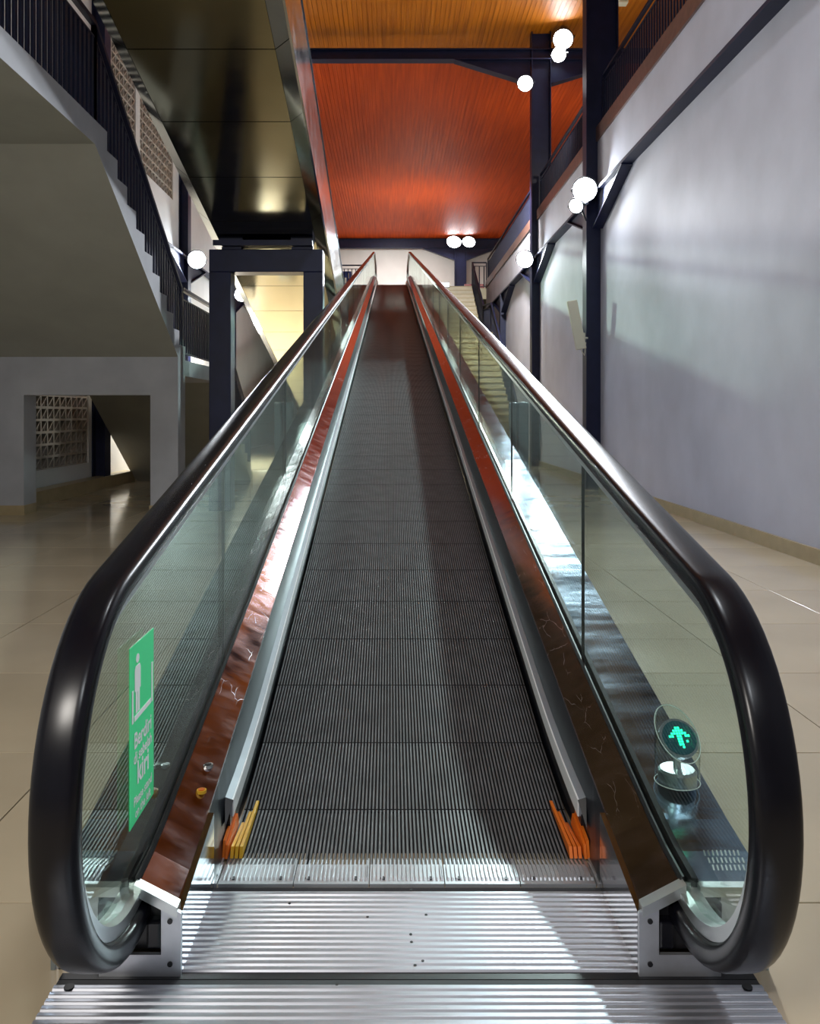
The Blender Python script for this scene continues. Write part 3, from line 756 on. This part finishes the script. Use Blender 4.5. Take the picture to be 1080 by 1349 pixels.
# ------------------------------------------------------------------ right stair
RS = .1757; RT = .285; SX0, SX1 = 1.45, 3.12
st = empty('stone_stair', (2.3, 20.2, 0), 'beige stone stair beside the walkway climbing to the upper floor', 'staircase')
y = 19.85; z = 0.0; nz = 0
rise1 = 21
rr = 3.69/rise1; tt = 6.15/rise1
for k in range(rise1):
    za = rr*k
    MB().box(SX0, SX1, y+tt*k, y+tt*(k+1)+.02, max(0, za-.25), za+rr-.03).build('step', M['stone'], st)
    MB().box(SX0, SX1, y+tt*k-.02, y+tt*(k+1), za+rr-.03, za+rr).build('tread', M['stone2'], st)
MB().box(SX0, SX1+.03, 26.0, 27.5, 3.45, 3.69).build('landing', M['stone'], st)
rise2 = 12; r2 = (UP-3.69)/rise2; t2 = 3.75/rise2; sx1 = 2.93
for k in range(rise2):
    za = 3.69+r2*k
    MB().box(SX0, sx1, 27.5+t2*k, 27.5+t2*(k+1)+.02, za-.25, za+r2-.03).build('step', M['stone'], st)
    MB().box(SX0, sx1, 27.5+t2*k-.02, 27.5+t2*(k+1), za+r2-.03, za+r2).build('tread', M['stone2'], st)
railing('stair_railing', [((3.06, 20.1, .18), (3.06, 26.1, 3.69)), ((3.06, 26.1, 3.69), (2.98, 27.5, 3.80)), ((2.98, 27.5, 3.80), (2.98, 31.3, UP)), ((2.98, 31.35, UP), (3.5, 31.35, UP))],
        'navy bar railing up the right side of the stone stair', .13, .92, .05, .04)
railing('upper_railing', [((-2.6, 31.5, UP), (-.80, 31.5, UP))], 'short navy railing on the upper floor left of the walkway', .13, .85, .08, .03)
MB_ = MB().box(2.72, 3.45, 31.55, 31.75, UP, UP+.17); tag(MB_.build('red_kerb', M['redk']), 'low red kerb block at the head of the stone stair', 'kerb')
o = empty('blue_stand', (-1.8, 33, UP), 'blue information stand with white and green notices behind the upper railing', 'stand')
MB().box(-2.05, -1.52, 33, 33.25, UP, 6.73).build('cabinet', M['blue'], o)
MB().box(-1.83, -1.70, 32.985, 33, 6.28, 6.48).build('notice', M['print'], o)
MB().box(-1.85, -1.62, 32.985, 33, 6.08, 6.24).build('notice', M['green'], o)
MB().box(-1.64, -1.60, 32.985, 33, 6.46, 6.66).build('notice', M['print'], o)
o = empty('post_frame', (1.02, 31.5, UP), 'small red-brown frame post beside the head of the right handrail', 'post')
MB().box(1.06, 1.11, 31.5, 31.55, UP, 6.84).build('post', M['kerb'], o); MB().box(.86, 1.06, 31.5, 31.55, 6.79, 6.84).build('arm', M['kerb'], o)

# ivory panel on the column
o = empty('panel_antenna', (3.1, 14.25, 2.3), 'slim ivory antenna panel tilted beside the nearest right column', 'antenna')
pn = MB().box(-.085, .085, -.03, .03, -.41, .41)
Rt = Matrix.Rotation(math.radians(-11), 3, 'Y') @ Matrix.Rotation(math.radians(25), 3, 'Z')
Rt = Matrix.Rotation(math.radians(-11), 3, 'Y').inverted() if False else Matrix.Rotation(math.radians(-11), 3, 'Y')
pn.v = [tuple(Rt @ Vector(p)+Vector((3.075, 14.2, 2.72))) for p in pn.v]
bevel(pn.build('panel', M['ivory'], o), .01)
MB().bar((3.12, 14.24, 2.52), (3.30, 14.40, 2.52), .03, .03).build('arm', M['ivory'], o)
MB().tube((3.20, 14.33, 2.46), (3.20, 14.33, 2.60), .05, 12).build('clamp', M['ivory'], o)
MB().tube((3.16, 14.28, 2.33), (3.24, 14.34, 2.22), .006, 8).tube((3.24, 14.34, 2.22), (3.27, 14.37, 2.45), .006, 8).build('cable', M['ivory'], o)
o = empty('ceiling_box', (5.0, 18.5, CEIL), 'small ivory box fixed under the ceiling above the gallery', 'box')
MB().box(4.9, 5.1, 18.4, 18.6, 10.08, CEIL-.006).build('casing', M['ivory'], o)
MB().box(4.93, 5.07, 18.39, 18.4, 10.12, 10.2).build('louvre', M['housing'], o)

# slim upright cabinets standing on the floor either side of the walkway
for (xa, lb, m) in ((2.08, 'slim grey-teal upright cabinet on the floor right of the walkway', 'post'), (-2.02, 'slim grey-teal upright cabinet on the floor left of the walkway', 'post')):
    o = empty('upright_cabinet', (xa+.16, 15.0, 0), lb, 'cabinet')
    bevel(MB().box(xa, xa+.12, 14.9, 15.1, 0, 1.45).build('side_casing', M[m], o), .02)
    bevel(MB().box(xa+.13, xa+.32, 14.9, 15.1, 0, 1.45).build('front_casing', M[m], o), .03, 4)

o = empty('lit_box', (1.86, 30.13, 5.312), 'small white lit lamp box at the head of the stone stair', 'lamp')
MB().box(1.66, 2.06, 30.06, 30.2, 5.68, 5.86).build('housing', M['housing'], o)
MB().box(1.68, 2.04, 30.05, 30.06, 5.70, 5.84).build('diffuser', M['lensbox'], o)
MB().box(1.84, 1.88, 30.08, 30.18, 5.312, 5.68).build('stand', M['housing'], o)
